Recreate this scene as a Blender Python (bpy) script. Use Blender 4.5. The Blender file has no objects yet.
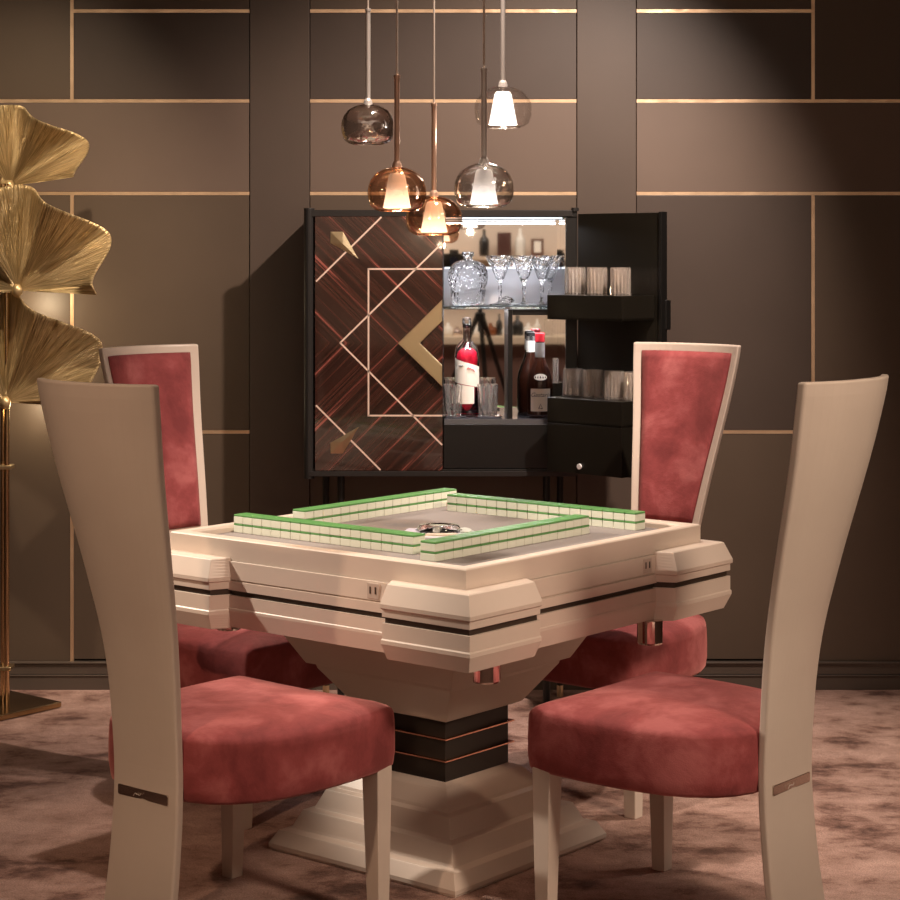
import bpy, math, random
from mathutils import Vector, Matrix
random.seed(7)
PI = math.pi
R = math.radians
scn = bpy.context.scene
C = scn.collection

# ------------------------------------------------------------------ camera, world, lights, exposure
F_PX, CX, YH, HC = 1995.0, 454.0, 255.0, 1.4
cam_d = bpy.data.cameras.new('camera'); cam = bpy.data.objects.new('camera', cam_d); C.objects.link(cam)
cam.location = (0, 0, HC); cam.rotation_euler = (R(90), 0, 0)
cam_d.sensor_width = 36; cam_d.lens = F_PX / 900 * 36
cam_d.shift_x = (450 - CX) / 900; cam_d.shift_y = -(450 - YH) / 900
cam_d.clip_start = 0.05
scn.camera = cam
w = bpy.data.worlds.new('world'); scn.world = w; w.use_nodes = True
w.node_tree.nodes['Background'].inputs[0].default_value = (1, .85, .72, 1)
w.node_tree.nodes['Background'].inputs[1].default_value = 0.05
vs = scn.view_settings
vs.view_transform = 'Standard'; vs.look = 'None'; vs.gamma = 1; vs.use_curve_mapping = False; vs.exposure = 1.15

def aim(o, tgt):
    o.rotation_euler = (Vector(tgt) - Vector(o.location)).to_track_quat('-Z', 'Y').to_euler()
def spot(name, loc, tgt, power, size=60, blend=.6, radius=.03, col=(1, .82, .66)):
    d = bpy.data.lights.new(name, 'SPOT'); o = bpy.data.objects.new(name, d); C.objects.link(o)
    o.location = loc; d.energy = power; d.spot_size = R(size); d.spot_blend = blend
    d.shadow_soft_size = radius; d.color = col; aim(o, tgt); return o
def area(name, loc, tgt, power, sx, sy, col=(1, .84, .7)):
    d = bpy.data.lights.new(name, 'AREA'); o = bpy.data.objects.new(name, d); C.objects.link(o)
    o.location = loc; d.energy = power; d.shape = 'RECTANGLE'; d.size = sx; d.size_y = sy; d.color = col; aim(o, tgt); return o
def point(name, loc, power, radius=.02, col=(1, .8, .6)):
    d = bpy.data.lights.new(name, 'POINT'); o = bpy.data.objects.new(name, d); C.objects.link(o)
    o.location = loc; d.energy = power; d.shadow_soft_size = radius; d.color = col; return o

spot('ceiling_spot_cabinet', (.95, 4.75, 2.9), (-.05, 6.4, .95), 175, 66, .75, .03, (1, .80, .68))
spot('ceiling_spot_left', (-3.2, 5.35, 2.75), (-.36, 4.68, .84), 300, 19, .6, .04, (1, .84, .69))
spot('ceiling_spot_right', (2.3, 1.9, 2.8), (.48, 4.2, .78), 165, 31, .8, .30, (1, .76, .58))
spot('ceiling_spot_back_right', (2.7, 5.2, 2.8), (1.55, 5.25, .0), 190, 46, .8, .05, (1, .82, .68))
spot('ceiling_spot_sculpture', (-1.0, 5.2, 2.9), (-1.50, 6.3, 1.4), 60, 56, .9, .03, (1, .80, .58))
spot('ceiling_spot_table', (.10, 4.75, 2.9), (.0, 4.6, .5), 78, 66, .9, .05, (1, .83, .70))
spot('fill_spot_front_left', (-2.0, 1.5, 2.8), (-.80, 3.95, .76), 75, 21, .8, .06, (1, .66, .44))  # added warm fill for the front left chair's back, not a known fixture
area('ceiling_panel_light', (0, 1.6, 2.85), (0, 1.8, 0), 6, 4.0, 3.0, (1, .80, .64))  # added soft fill for the whole room, no real ceiling panel
area('rear_ceiling_light', (0, -1.9, 2.85), (0, -3.0, 1.0), 34, 4.0, .5, (1, .90, .80))  # added unseen light that brightens the wall behind the camera

# ------------------------------------------------------------------ materials
def mat(name, col=(.5, .5, .5), rough=.5, metal=0., **kw):
    m = bpy.data.materials.new(name); m.use_nodes = True
    b = m.node_tree.nodes['Principled BSDF']
    b.inputs['Base Color'].default_value = (*col, 1); b.inputs['Roughness'].default_value = rough
    b.inputs['Metallic'].default_value = metal
    for k, v in kw.items():
        b.inputs[k.replace('_', ' ')].default_value = v
    return m
def nd(m, t, **kw):
    n = m.node_tree.nodes.new(t)
    for k, v in kw.items(): setattr(n, k, v)
    return n
def lk(m, a, b): m.node_tree.links.new(a, b)
def coords(m, kind='Object', scale=(1, 1, 1)):
    t = nd(m, 'ShaderNodeTexCoord'); mp = nd(m, 'ShaderNodeMapping'); lk(m, t.outputs[kind], mp.inputs[0])
    mp.inputs['Scale'].default_value = scale; return mp.outputs[0]
def noise(m, vec, scale, detail=4, rough=.5, dist=0.):
    n = nd(m, 'ShaderNodeTexNoise'); n.inputs['Scale'].default_value = scale; n.inputs['Detail'].default_value = detail
    n.inputs['Roughness'].default_value = rough; n.inputs['Distortion'].default_value = dist
    if vec is not None: lk(m, vec, n.inputs['Vector'])
    return n
def ramp(m, fac, stops, interp='LINEAR'):
    r = nd(m, 'ShaderNodeValToRGB'); e = r.color_ramp.elements; r.color_ramp.interpolation = interp
    e[0].position = stops[0][0]; e[0].color = (*stops[0][1], 1)
    e[1].position = stops[-1][0]; e[1].color = (*stops[-1][1], 1)
    for p, c in stops[1:-1]:
        x = e.new(p); x.color = (*c, 1)
    lk(m, fac, r.inputs[0]); return r
def bump(m, h, strength, dist=.01, prev=None):
    b = nd(m, 'ShaderNodeBump'); b.inputs['Strength'].default_value = strength; b.inputs['Distance'].default_value = dist
    lk(m, h, b.inputs['Height'])
    if prev is not None: lk(m, prev, b.inputs['Normal'])
    return b.outputs[0]
def P(m): return m.node_tree.nodes['Principled BSDF']

def lacquer(name, c1, c2, rough):
    m = mat(name, c1, rough)
    n = noise(m, coords(m), 3.5, 5, .55)
    r = ramp(m, n.outputs[0], [(.3, c1), (.7, c2)]); lk(m, r.outputs[0], P(m).inputs['Base Color'])
    n2 = noise(m, coords(m), 90, 3); lk(m, bump(m, n2.outputs[0], .04, .002), P(m).inputs['Normal'])
    return m
M_white = lacquer('cream_lacquer', (.66, .555, .47), (.72, .61, .52), .42)
M_chair = lacquer('cream_chair_lacquer', (.63, .53, .45), (.69, .59, .50), .38)
M_darkstripe = mat('dark_brown_lacquer', (.045, .028, .018), .45)
M_column = lacquer('charcoal_column', (.022, .018, .014), (.028, .023, .018), .45)
M_copper = mat('copper', (.90, .52, .38), .22, 1)
M_chrome = mat('rosy_chrome', (.78, .66, .60), .10, 1)
M_plate = mat('polished_nickel', (.66, .57, .50), .20, 1)
M_felt = mat('grey_felt', (.26, .23, .22), .95)
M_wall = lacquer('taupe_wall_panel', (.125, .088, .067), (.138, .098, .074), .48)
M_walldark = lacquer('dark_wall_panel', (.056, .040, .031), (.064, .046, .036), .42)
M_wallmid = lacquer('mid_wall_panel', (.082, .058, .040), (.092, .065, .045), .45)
M_pil = lacquer('taupe_pilaster', (.078, .057, .044), (.086, .063, .049), .40)
M_gap = mat('shadow_joint', (.01, .008, .007), .8)
M_base = lacquer('baseboard_paint', (.085, .066, .052), (.095, .073, .058), .35)
M_brass = mat('polished_brass_strip', (.98, .72, .48), .30, .8)
n = noise(M_brass, coords(M_brass), 7, 3); lk(M_brass, bump(M_brass, n.outputs[0], .35, .02), P(M_brass).inputs['Normal'])
M_black = mat('black_satin', (.006, .0055, .005), .38)
M_blackdoor = mat('black_door_satin', (.010, .0085, .006), .30)
M_grey = mat('gunmetal_frame', (.030, .028, .027), .32, .3)
M_mirror = mat('mirror', (.86, .84, .82), .02, 1)
M_inlay = mat('rose_brass_inlay', (.95, .74, .62), .35, .35)
M_brushed = mat('brushed_brass', (.80, .66, .42), .28, 1)
nb = noise(M_brushed, coords(M_brushed, 'Object', (60, 4, 60)), 6, 4); lk(M_brushed, bump(M_brushed, nb.outputs[0], .15, .003), P(M_brushed).inputs['Normal'])
M_ivory = mat('ivory_tile', (.78, .82, .70), .30)
M_green = mat('green_tile_back', (.12, .33, .10), .32)
def glass(name, col=(1, 1, 1), rough=0., ior=1.45):
    m = mat(name, col, rough); P(m).inputs['Transmission Weight'].default_value = 1; P(m).inputs['IOR'].default_value = ior; return m
M_glass = glass('clear_glass')
M_crystal = glass('cut_crystal', (1, 1, 1), .02, 1.5)
v = nd(M_crystal, 'ShaderNodeTexVoronoi'); v.inputs['Scale'].default_value = 70; lk(M_crystal, coords(M_crystal), v.inputs['Vector'])
lk(M_crystal, bump(M_crystal, v.outputs[0], .6, .01), P(M_crystal).inputs['Normal'])
M_shelfglass = glass('shelf_glass', (.80, .90, .90))
def coated(name, glasscol, metalcol, fac, rough=.03, bs=.12, edge=.55):
    m = glass(name, glasscol, rough, 1.2)
    g = nd(m, 'ShaderNodeBsdfTransparent'); g.inputs[0].default_value = (*glasscol, 1)
    gl = nd(m, 'ShaderNodeBsdfGlossy'); gl.inputs[0].default_value = (*metalcol, 1); gl.inputs['Roughness'].default_value = rough
    nn = noise(m, coords(m), 34, 2); lk(m, bump(m, nn.outputs[0], bs, .01), gl.inputs['Normal'])
    lw = nd(m, 'ShaderNodeLayerWeight'); lw.inputs[0].default_value = .35
    mr = nd(m, 'ShaderNodeMapRange'); lk(m, lw.outputs['Facing'], mr.inputs[0])
    mr.inputs[3].default_value = fac; mr.inputs[4].default_value = min(1, fac + edge)
    mx = nd(m, 'ShaderNodeMixShader'); lk(m, mr.outputs[0], mx.inputs[0]); lk(m, g.outputs[0], mx.inputs[1]); lk(m, gl.outputs[0], mx.inputs[2])
    lk(m, mx.outputs[0], m.node_tree.nodes['Material Output'].inputs[0]); return m
M_gchrome = coated('mirrored_glass', (.92, .88, .86), (1, .97, .95), .55, .06, .5)
M_gcopper = coated('copper_glass', (.95, .76, .62), (1, .80, .66), .22)
M_gsmoke = coated('smoked_silver_glass', (.93, .92, .91), (1, 1, 1), .26, .05, .3)
M_gclear = coated('clear_globe_glass', (.98, .97, .96), (1, 1, 1), .05, .03, .12, .30)
def glow(name, col, s):
    m = mat(name, col, .5); P(m).inputs['Emission Color'].default_value = (*col, 1); P(m).inputs['Emission Strength'].default_value = s; return m
M_led = glow('led_strip', (.86, .92, 1), .7)
M_ledwarm = glow('lamp_bulb', (1, .84, .62), 6)
def diffuser(name, col, lo, hi):   # frosted inner shade lit from its mouth: a lamp
    m = mat(name, col, .5); t = nd(m, 'ShaderNodeTexCoord'); s = nd(m, 'ShaderNodeSeparateXYZ'); lk(m, t.outputs['Generated'], s.inputs[0])
    mr = nd(m, 'ShaderNodeMapRange'); lk(m, s.outputs[2], mr.inputs[0]); mr.inputs[1].default_value = 0; mr.inputs[2].default_value = .62
    mr.inputs[3].default_value = hi; mr.inputs[4].default_value = lo
    lk(m, mr.outputs[0], P(m).inputs['Emission Strength']); P(m).inputs['Emission Color'].default_value = (*col, 1); return m
M_difwarm = diffuser('lit_frosted_glass_warm', (1, .80, .62), .14, 1.5)
M_difwhite = diffuser('lit_frosted_glass_white', (1, .93, .88), .10, 1.0)
M_difclear = diffuser('lit_frosted_glass_clear', (1, .94, .89), .5, .65)
M_frost = mat('frosted_panel', (.42, .42, .45), .45)

# velvet
M_velvet = mat('rose_velvet', (.33, .06, .055), .85)
P(M_velvet).inputs['Sheen Weight'].default_value = .6; P(M_velvet).inputs['Sheen Roughness'].default_value = .4
P(M_velvet).inputs['Sheen Tint'].default_value = (1, .45, .40, 1)
n1 = noise(M_velvet, coords(M_velvet), 7, 5, .6, .25); n2 = noise(M_velvet, coords(M_velvet), 420, 2)
r1 = ramp(M_velvet, n1.outputs[0], [(.36, (.20, .032, .034)), (.5, (.30, .056, .058)), (.63, (.44, .12, .12))])
lk(M_velvet, r1.outputs[0], P(M_velvet).inputs['Base Color'])
b1 = bump(M_velvet, n1.outputs[0], .25, .02); lk(M_velvet, bump(M_velvet, n2.outputs[0], .25, .002, b1), P(M_velvet).inputs['Normal'])
M_piping = mat('dark_red_piping', (.20, .03, .03), .8)

# carpet
M_carpet = mat('rose_plush_carpet', (.3, .18, .14), .95)
P(M_carpet).inputs['Sheen Weight'].default_value = .12; P(M_carpet).inputs['Sheen Tint'].default_value = (1, .7, .6, 1); P(M_carpet).inputs['Sheen Roughness'].default_value = .5
cv = coords(M_carpet, 'Object', (1, 1.25, 1))
a = noise(M_carpet, cv, 5.5, 7, .68, .15); bb = noise(M_carpet, cv, 1.6, 3, .5, .1); cc = noise(M_carpet, coords(M_carpet), 260, 2, .7)
mx = nd(M_carpet, 'ShaderNodeMix', data_type='FLOAT'); mx.inputs[0].default_value = .35
lk(M_carpet, a.outputs[0], mx.inputs[2]); lk(M_carpet, bb.outputs[0], mx.inputs[3])
cr = ramp(M_carpet, mx.outputs[0], [(.385, (.10, .044, .030)), (.435, (.25, .130, .098)), (.48, (.42, .255, .200)), (.60, (.62, .40, .33))])
ml = nd(M_carpet, 'ShaderNodeMix', data_type='RGBA', blend_type='MULTIPLY'); ml.inputs[0].default_value = .55
fr = ramp(M_carpet, cc.outputs[0], [(.32, (.30, .30, .30)), (.68, (1.35, 1.35, 1.35))])
lk(M_carpet, cr.outputs[0], ml.inputs[6]); lk(M_carpet, fr.outputs[0], ml.inputs[7]); lk(M_carpet, ml.outputs[2], P(M_carpet).inputs['Base Color'])
b1 = bump(M_carpet, mx.outputs[0], .9, .06); lk(M_carpet, bump(M_carpet, cc.outputs[0], .8, .006, b1), P(M_carpet).inputs['Normal'])

# chevron wood veneer (object space: x across, z up from the door's middle)
M_wood = mat('chevron_veneer', (.08, .03, .02), .16); P(M_wood).inputs['Coat Weight'].default_value = .7; P(M_wood).inputs['Coat Roughness'].default_value = .04
t = nd(M_wood, 'ShaderNodeTexCoord'); s = nd(M_wood, 'ShaderNodeSeparateXYZ'); lk(M_wood, t.outputs['Object'], s.inputs[0])
ab = nd(M_wood, 'ShaderNodeMath', operation='ABSOLUTE'); lk(M_wood, s.outputs[2], ab.inputs[0])
ad = nd(M_wood, 'ShaderNodeMath', operation='ADD'); lk(M_wood, s.outputs[0], ad.inputs[0]); lk(M_wood, ab.outputs[0], ad.inputs[1])
su = nd(M_wood, 'ShaderNodeMath', operation='SUBTRACT'); lk(M_wood, s.outputs[0], su.inputs[0]); lk(M_wood, ab.outputs[0], su.inputs[1])
cmb = nd(M_wood, 'ShaderNodeCombineXYZ'); lk(M_wood, ad.outputs[0], cmb.inputs[0])
m1 = nd(M_wood, 'ShaderNodeMath', operation='MULTIPLY'); lk(M_wood, su.outputs[0], m1.inputs[0]); m1.inputs[1].default_value = .007
lk(M_wood, m1.outputs[0], cmb.inputs[1])
wn = noise(M_wood, cmb.outputs[0], 24, 4, .72); wf = noise(M_wood, cmb.outputs[0], 190, 2, .6)
wr = ramp(M_wood, wn.outputs[0], [(.34, (.012, .005, .004)), (.48, (.035, .012, .008)), (.56, (.062, .020, .013)), (.595, (.050, .016, .011)), (.605, (.50, .14, .11)), (.62, (.09, .024, .018)), (.645, (.08, .022, .016)), (.655, (.52, .15, .12)), (.672, (.03, .01, .007))])
wm = nd(M_wood, 'ShaderNodeMix', data_type='RGBA', blend_type='MULTIPLY'); wm.inputs[0].default_value = .6
fr = ramp(M_wood, wf.outputs[0], [(.35, (.45, .4, .4)), (.65, (1.3, 1.3, 1.3))])
lk(M_wood, wr.outputs[0], wm.inputs[6]); lk(M_wood, fr.outputs[0], wm.inputs[7]); lk(M_wood, wm.outputs[2], P(M_wood).inputs['Base Color'])

# ribbed gold leaf metal (uses the leaf's own UV: u = angle, v = radius)
M_gold = mat('ribbed_gold', (.74, .55, .28), .38, .72)
gv = coords(M_gold, 'UV', (150, 2.2, 1)); gn = noise(M_gold, gv, 1.0, 3, .6)
gw = coords(M_gold, 'UV', (60, 40, 1)); g2 = noise(M_gold, gw, 1.0, 3)
b1 = bump(M_gold, g2.outputs[0], .12, .01)
lk(M_gold, bump(M_gold, gn.outputs[0], 1.0, .03, b1), P(M_gold).inputs['Normal'])
gr = ramp(M_gold, gn.outputs[0], [(.3, (.34, .22, .09)), (.62, (.82, .64, .36))]); lk(M_gold, gr.outputs[0], P(M_gold).inputs['Base Color'])
M_pole = mat('brass_pole', (.78, .56, .32), .18, 1)
M_goldbase = mat('bronze_base', (.42, .30, .16), .20, 1)

# ------------------------------------------------------------------ mesh helpers
def link(name, me, m, parent=None, smooth=False, bevel=0, subsurf=0, loc=None):
    o = bpy.data.objects.new(name, me); C.objects.link(o)
    if m is not None:
        for x in (m if isinstance(m, (list, tuple)) else [m]): me.materials.append(x)
    if smooth:
        for p in me.polygons: p.use_smooth = True
    if parent is not None: o.parent = parent
    if loc is not None: o.location = loc
    if bevel:
        b = o.modifiers.new('bevel', 'BEVEL'); b.width = bevel; b.segments = 3; b.limit_method = 'ANGLE'; b.angle_limit = R(35)
        b.harden_normals = False
    if subsurf:
        s_ = o.modifiers.new('sub', 'SUBSURF'); s_.levels = subsurf; s_.render_levels = subsurf
    return o
class MB:
    def __init__(s): s.v = []; s.f = []
    def add(s, vs, fs):
        n = len(s.v); s.v += [tuple(x) for x in vs]; s.f += [tuple(i + n for i in f) for f in fs]; return s
    def box(s, x0, x1, y0, y1, z0, z1):
        return s.add([(x, y, z) for z in (z0, z1) for x, y in ((x0, y0), (x1, y0), (x1, y1), (x0, y1))],
                     [(3, 2, 1, 0), (4, 5, 6, 7), (0, 1, 5, 4), (1, 2, 6, 5), (2, 3, 7, 6), (3, 0, 4, 7)])
    def loft(s, rings, cap0=True, cap1=True, close=True):
        n = len(rings[0]); vs = [p for r in rings for p in r]; fs = []
        for k in range(len(rings) - 1):
            for i in range(n if close else n - 1):
                j = (i + 1) % n; fs.append((k * n + i, k * n + j, (k + 1) * n + j, (k + 1) * n + i))
        if cap0: fs.append(tuple(reversed(range(n))))
        if cap1: fs.append(tuple((len(rings) - 1) * n + i for i in range(n)))
        return s.add(vs, fs)
    def lathe(s, prof, seg=24, c=(0, 0, 0), rx=None):
        rings = [[(c[0] + r * math.cos(2 * PI * i / seg), c[1] + r * math.sin(2 * PI * i / seg), c[2] + z) for i in range(seg)] for r, z in prof]
        return s.loft(rings)
    def tube(s, a, b, r, seg=12, r2=None):
        a = Vector(a); b = Vector(b); d = (b - a).normalized(); u = d.orthogonal().normalized(); w_ = d.cross(u); r2 = r if r2 is None else r2
        rings = [[tuple(p + (u * math.cos(2 * PI * i / seg) + w_ * math.sin(2 * PI * i / seg)) * rr) for i in range(seg)] for p, rr in ((a, r), (b, r2))]
        return s.loft(rings)
    def prism_xz(s, pts, y0, y1):   # polygon in the x-z plane given anticlockwise seen from -y
        return s.loft([[(x, y0, z) for x, z in pts], [(x, y1, z) for x, z in pts]])
    def done(s, name, m, parent=None, fix=True, **kw):
        me = bpy.data.meshes.new(name); me.from_pydata(s.v, [], s.f); me.validate()
        if fix:
            import bmesh
            b = bmesh.new(); b.from_mesh(me); bmesh.ops.recalc_face_normals(b, faces=b.faces); b.to_mesh(me); b.free()
        me.update(); return link(name, me, m, parent, **kw)
def empty(name, loc=(0, 0, 0), rz=0):
    o = bpy.data.objects.new(name, None); C.objects.link(o); o.location = loc; o.rotation_euler = (0, 0, rz); o.empty_display_size = .1; return o
def tag(o, label=None, cat=None, group=None, kind=None):
    if label: o['label'] = label
    if cat: o['category'] = cat
    if group: o['group'] = group
    if kind: o['kind'] = kind
    return o
def clone(o, parent=None):
    c = o.copy(); C.objects.link(c)
    if parent is not None: c.parent = parent
    for ch in list(o.children): clone(ch, c)
    return c
def curve(name, pts, r, m, parent=None, cyclic=False, bez=False):
    cu = bpy.data.curves.new(name, 'CURVE'); cu.dimensions = '3D'; cu.bevel_depth = r; cu.bevel_resolution = 3; cu.use_fill_caps = True
    sp = cu.splines.new('NURBS' if bez else 'POLY'); sp.points.add(len(pts) - 1)
    for p, q in zip(sp.points, pts): p.co = (*q, 1)
    sp.use_cyclic_u = cyclic
    if bez: sp.order_u = 4; sp.use_endpoint_u = True
    me_o = bpy.data.objects.new(name, cu); C.objects.link(me_o)
    dg = bpy.context.evaluated_depsgraph_get(); me = bpy.data.meshes.new_from_object(me_o.evaluated_get(dg))
    bpy.data.objects.remove(me_o); return link(name, me, m, parent, smooth=True)
def text_mesh(name, body, size, m, parent, depth=.0004):
    cu = bpy.data.curves.new(name, 'FONT'); cu.body = body; cu.size = size; cu.extrude = depth; cu.align_x = 'CENTER'; cu.align_y = 'CENTER'; cu.shear = .3
    t_ = bpy.data.objects.new(name, cu); C.objects.link(t_); dg = bpy.context.evaluated_depsgraph_get()
    me = bpy.data.meshes.new_from_object(t_.evaluated_get(dg)); bpy.data.objects.remove(t_)
    return link(name, me, m, parent)

# ------------------------------------------------------------------ room
WY = 6.435                                  # face of the panelled wall
SW = F_PX / WY
def wx(px): return (px - CX) / SW
def wz(py): return HC - (py - YH) / SW
ZC = 3.0
XL, XR, YR = -3.6, 3.6, -3.4
fl = MB(); fl.box(XL - .1, XR + .1, YR - .1, WY + .15, -.06, 0); fl = fl.done('floor', M_carpet); tag(fl, 'rose brown plush carpet with brushed pile marks', 'carpet', kind='structure')
M_ceil = mat('ceiling_paint', (.50, .42, .36), .8); M_beige = mat('beige_wall_paint', (.62, .50, .40), .8); M_side = mat('taupe_side_wall', (.16, .12, .10), .6)
tag(MB().box(XL - .1, XR + .1, YR - .1, WY + .15, ZC, ZC + .08).done('ceiling', M_ceil), 'plain ceiling', 'ceiling', kind='structure')
tag(MB().box(XL - .1, XL, YR, WY, 0, ZC).done('wall_left', M_side), 'taupe side wall', 'wall', kind='structure')
tag(MB().box(XR, XR + .1, YR, WY, 0, ZC).done('wall_right', M_side), 'taupe side wall', 'wall', kind='structure')
tag(MB().box(XL, XR, YR - .1, YR, 0, ZC).done('wall_front', M_beige), 'beige wall facing the panelled wall', 'wall', kind='structure')
wb = MB().box(XL, XR, WY + .012, WY + .1, 0, ZC).done('wall_back', M_gap); tag(wb, 'dark taupe panelled wall with brass strips', 'wall', kind='structure')
ZB = wz(661)
P1, P2, P3, P4 = wx(250), wx(309.5), wx(577), wx(636)
VL, VR = wx(72), wx(813); g = .006
za, zb_, zc, zd = wz(11), wz(101), wz(193.5), wz(432)
def panel(x0, x1, z0, z1, m=M_wall, d=.0): MB().box(x0, x1, WY - d, WY + .02, z0, z1).done('wall_panel', m, wb, bevel=.0015)
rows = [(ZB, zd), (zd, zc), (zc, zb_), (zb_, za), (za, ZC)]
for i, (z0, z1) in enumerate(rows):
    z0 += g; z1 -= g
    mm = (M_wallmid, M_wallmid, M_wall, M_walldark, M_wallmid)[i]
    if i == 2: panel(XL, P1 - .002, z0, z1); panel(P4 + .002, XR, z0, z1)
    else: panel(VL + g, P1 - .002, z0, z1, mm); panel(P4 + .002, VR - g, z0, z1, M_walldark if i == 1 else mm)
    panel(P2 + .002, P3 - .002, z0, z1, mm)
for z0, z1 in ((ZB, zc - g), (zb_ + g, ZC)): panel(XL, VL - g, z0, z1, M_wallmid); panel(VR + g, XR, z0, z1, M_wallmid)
panel(P1, P2, ZB, ZC, M_pil, .004); panel(P3, P4, ZB, ZC, M_pil, .004)
def strip(x0, x1, z0, z1): MB().box(x0, x1, WY - .0015, WY + .014, z0, z1).done('brass_strip', M_brass, wb)
h = .0055
for z in (zb_, zc): strip(XL, P1 - .002, z - h, z + h)
for z in (za, zd): strip(VL + h, P1 - .002, z - h, z + h)
for z in (za, zb_, zc): strip(P2 + .002, P3 - .002, z - h, z + h)
for z in (zb_, zc): strip(P4 + .002, XR, z - h, z + h)
for z in (za, zd): strip(P4 + .002, VR - h, z - h, z + h)
for X in (VL, VR):
    strip(X - h, X + h, zb_ + h, ZC); strip(X - h, X + h, ZB, zc - h)
bs = MB(); bs.box(XL, XR, WY - .014, WY + .01, 0, wz(674)); bs.box(XL, XR, WY - .010, WY + .01, wz(674), ZB - .006); bs.box(XL, XR, WY - .018, WY + .01, ZB - .006, ZB); bs.box(XL, XR, WY - .018, WY + .01, wz(674) - .004, wz(674))
tag(bs.done('baseboard_back', M_base, bevel=.0015), 'taupe stepped skirting board below panelled wall', 'baseboard', kind='structure')

# ------------------------------------------------------------------ table
TC = (-.036, 4.738); TA = math.atan2(.772, .636)
tab = empty('mahjong_table', (TC[0], TC[1], 0), TA)
tag(tab, 'square cream lacquered mahjong table on stepped pedestal in the middle of the chairs', 'table')
def sq(hh, z): return [(-hh, -hh, z), (hh, -hh, z), (hh, hh, z), (-hh, hh, z)]
H = .447
rim = MB(); rim.loft([sq(H - .036, .735), sq(H - .036, .748), sq(H - .030, .753), sq(H - .003, .753), sq(H, .750), sq(H, .7042)], False, False)
rim.done('table_rim', M_white, tab, bevel=.001)
ub = MB(); ub.loft([sq(H - .02, .7035), sq(H + .003, .7035), sq(H + .005, .702), sq(H + .007, .6625), sq(H + .003, .661), sq(H + .003, .6595), sq(H + .008, .658), sq(H + .008, .638), sq(H - .02, .638)], True, True)
ub.done('upper_apron', M_white, tab)
MB().loft([sq(H + .001, .6385), sq(H + .001, .6255)]).done('dark_stripe', M_darkstripe, tab)
MB().loft([sq(H - .02, .626), sq(H + .008, .626), sq(H + .008, .598), sq(H + .0095, .596), sq(H + .0095, .590), sq(H + .001, .553), sq(H - .03, .548)]).done('lower_apron', M_white, tab)
MB().box(-H + .034, H - .034, -H + .034, H - .034, .700, .737).done('playing_field', M_felt, tab)
def corner_poly(a_, z, hb=.450, L_=.241, c=.022):
    e = .5 - L_ + (.503 - a_) * .5
    return [(hb - .06, hb - .06, z), (hb - .06, e - c, z), (hb, e - c, z), (a_, e, z), (a_, a_, z), (e, a_, z), (e - c, hb, z), (e - c, hb - .06, z)]
for k in range(4):
    rot = Matrix.Rotation(k * PI / 2, 4, 'Z')
    def rp(poly): return [tuple(rot @ Vector(p)) for p in poly]
    def span(a0, z0, a1, z1, n_=6): return [rp(corner_poly(a0 + (a1 - a0) * i / n_, z0 + (z1 - z0) * i / n_)) for i in range(n_ + 1)]
    o = MB().loft([rp(corner_poly(.470, .710)), rp(corner_poly(.4835, .710)), *span(.4875, .708, .503, .668), rp(corner_poly(.503, .659)), rp(corner_poly(.4985, .657)), rp(corner_poly(.4985, .6405)), rp(corner_poly(.480, .6395))]).done('corner_block', M_white, tab, bevel=.0012)
    MB().loft([rp(corner_poly(.492, .641)), rp(corner_poly(.492, .627))]).done('dark_stripe', M_darkstripe, o)
    MB().loft([rp(corner_poly(.480, .628)), rp(corner_poly(.4985, .6275)), rp(corner_poly(.4985, .595)), rp(corner_poly(.5008, .592)), *span(.5008, .584, .487, .550), rp(corner_poly(.470, .547))]).done('lower_corner_block', M_white, tab, bevel=.0012)
def S(hd): return hd / math.sqrt(2)
def prof(name, pr, m, **kw): MB().loft([sq(S(a_), z) for a_, z in pr]).done(name, m, tab, **kw)
prof('pedestal_head', [(.185, .333), (.200, .338), (.288, .425), (.292, .434), (.315, .438), (.322, .446), (.385, .525), (.390, .535), (.42, .549)], M_white, bevel=.001)
prof('pedestal_column', [(.166, .19), (.166, .337)], M_column, bevel=.001)
for z in (.2395, .2895): prof('copper_band', [(.181, z), (.181, z + .003)], M_copper)
prof('pedestal_base', [(.398, .0), (.398, .004), (.403, .006), (.403, .016), (.378, .046), (.350, .050), (.345, .056), (.322, .092), (.296, .096), (.290, .104), (.268, .138), (.243, .141), (.238, .148), (.203, .180), (.196, .184), (.16, .193)], M_white, bevel=.001)
for (cu, cvv) in ((-.329, -.407), (.239, -.440), (-.259, .445), (.36, .33)):
    MB().lathe([(.026, .553), (.030, .552), (.030, .500), (.0285, .496), (.024, .495)], 32, (cu, cvv, 0)).done('chrome_cup', M_chrome, tab, smooth=False, bevel=.0008)
# power sockets with two slots and a line of tiny marks
M_sock = mat('socket_plastic', (.56, .46, .39), .4)
def socket(cx_, cy_, nx, ny):
    r_ = empty('tmp'); bpy.data.objects.remove(r_)
    tx, ty = -ny, nx
    def plate(a0, a1, z0, z1, d0, d1):
        q = []
        for z in (z0, z1):
            for a_, d in ((a0, d0), (a1, d0), (a1, d1), (a0, d1)):
                q.append((cx_ + tx * a_ + nx * d, cy_ + ty * a_ + ny * d, z))
        return MB().add(q, [(3, 2, 1, 0), (4, 5, 6, 7), (0, 1, 5, 4), (1, 2, 6, 5), (2, 3, 7, 6), (3, 0, 4, 7)])
    pl = plate(-.017, .017, .665, .699, -.003, .0022).done('power_socket', M_sock, tab, bevel=.0015)
    for a_ in (-.0075, .0075): plate(a_ - .0018, a_ + .0018, .676, .691, 0, .003).done('socket_slot', M_darkstripe, pl)
socket(-(H + .006), -.197, -1, 0); socket(.208, -(H + .006), 0, -1)

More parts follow.
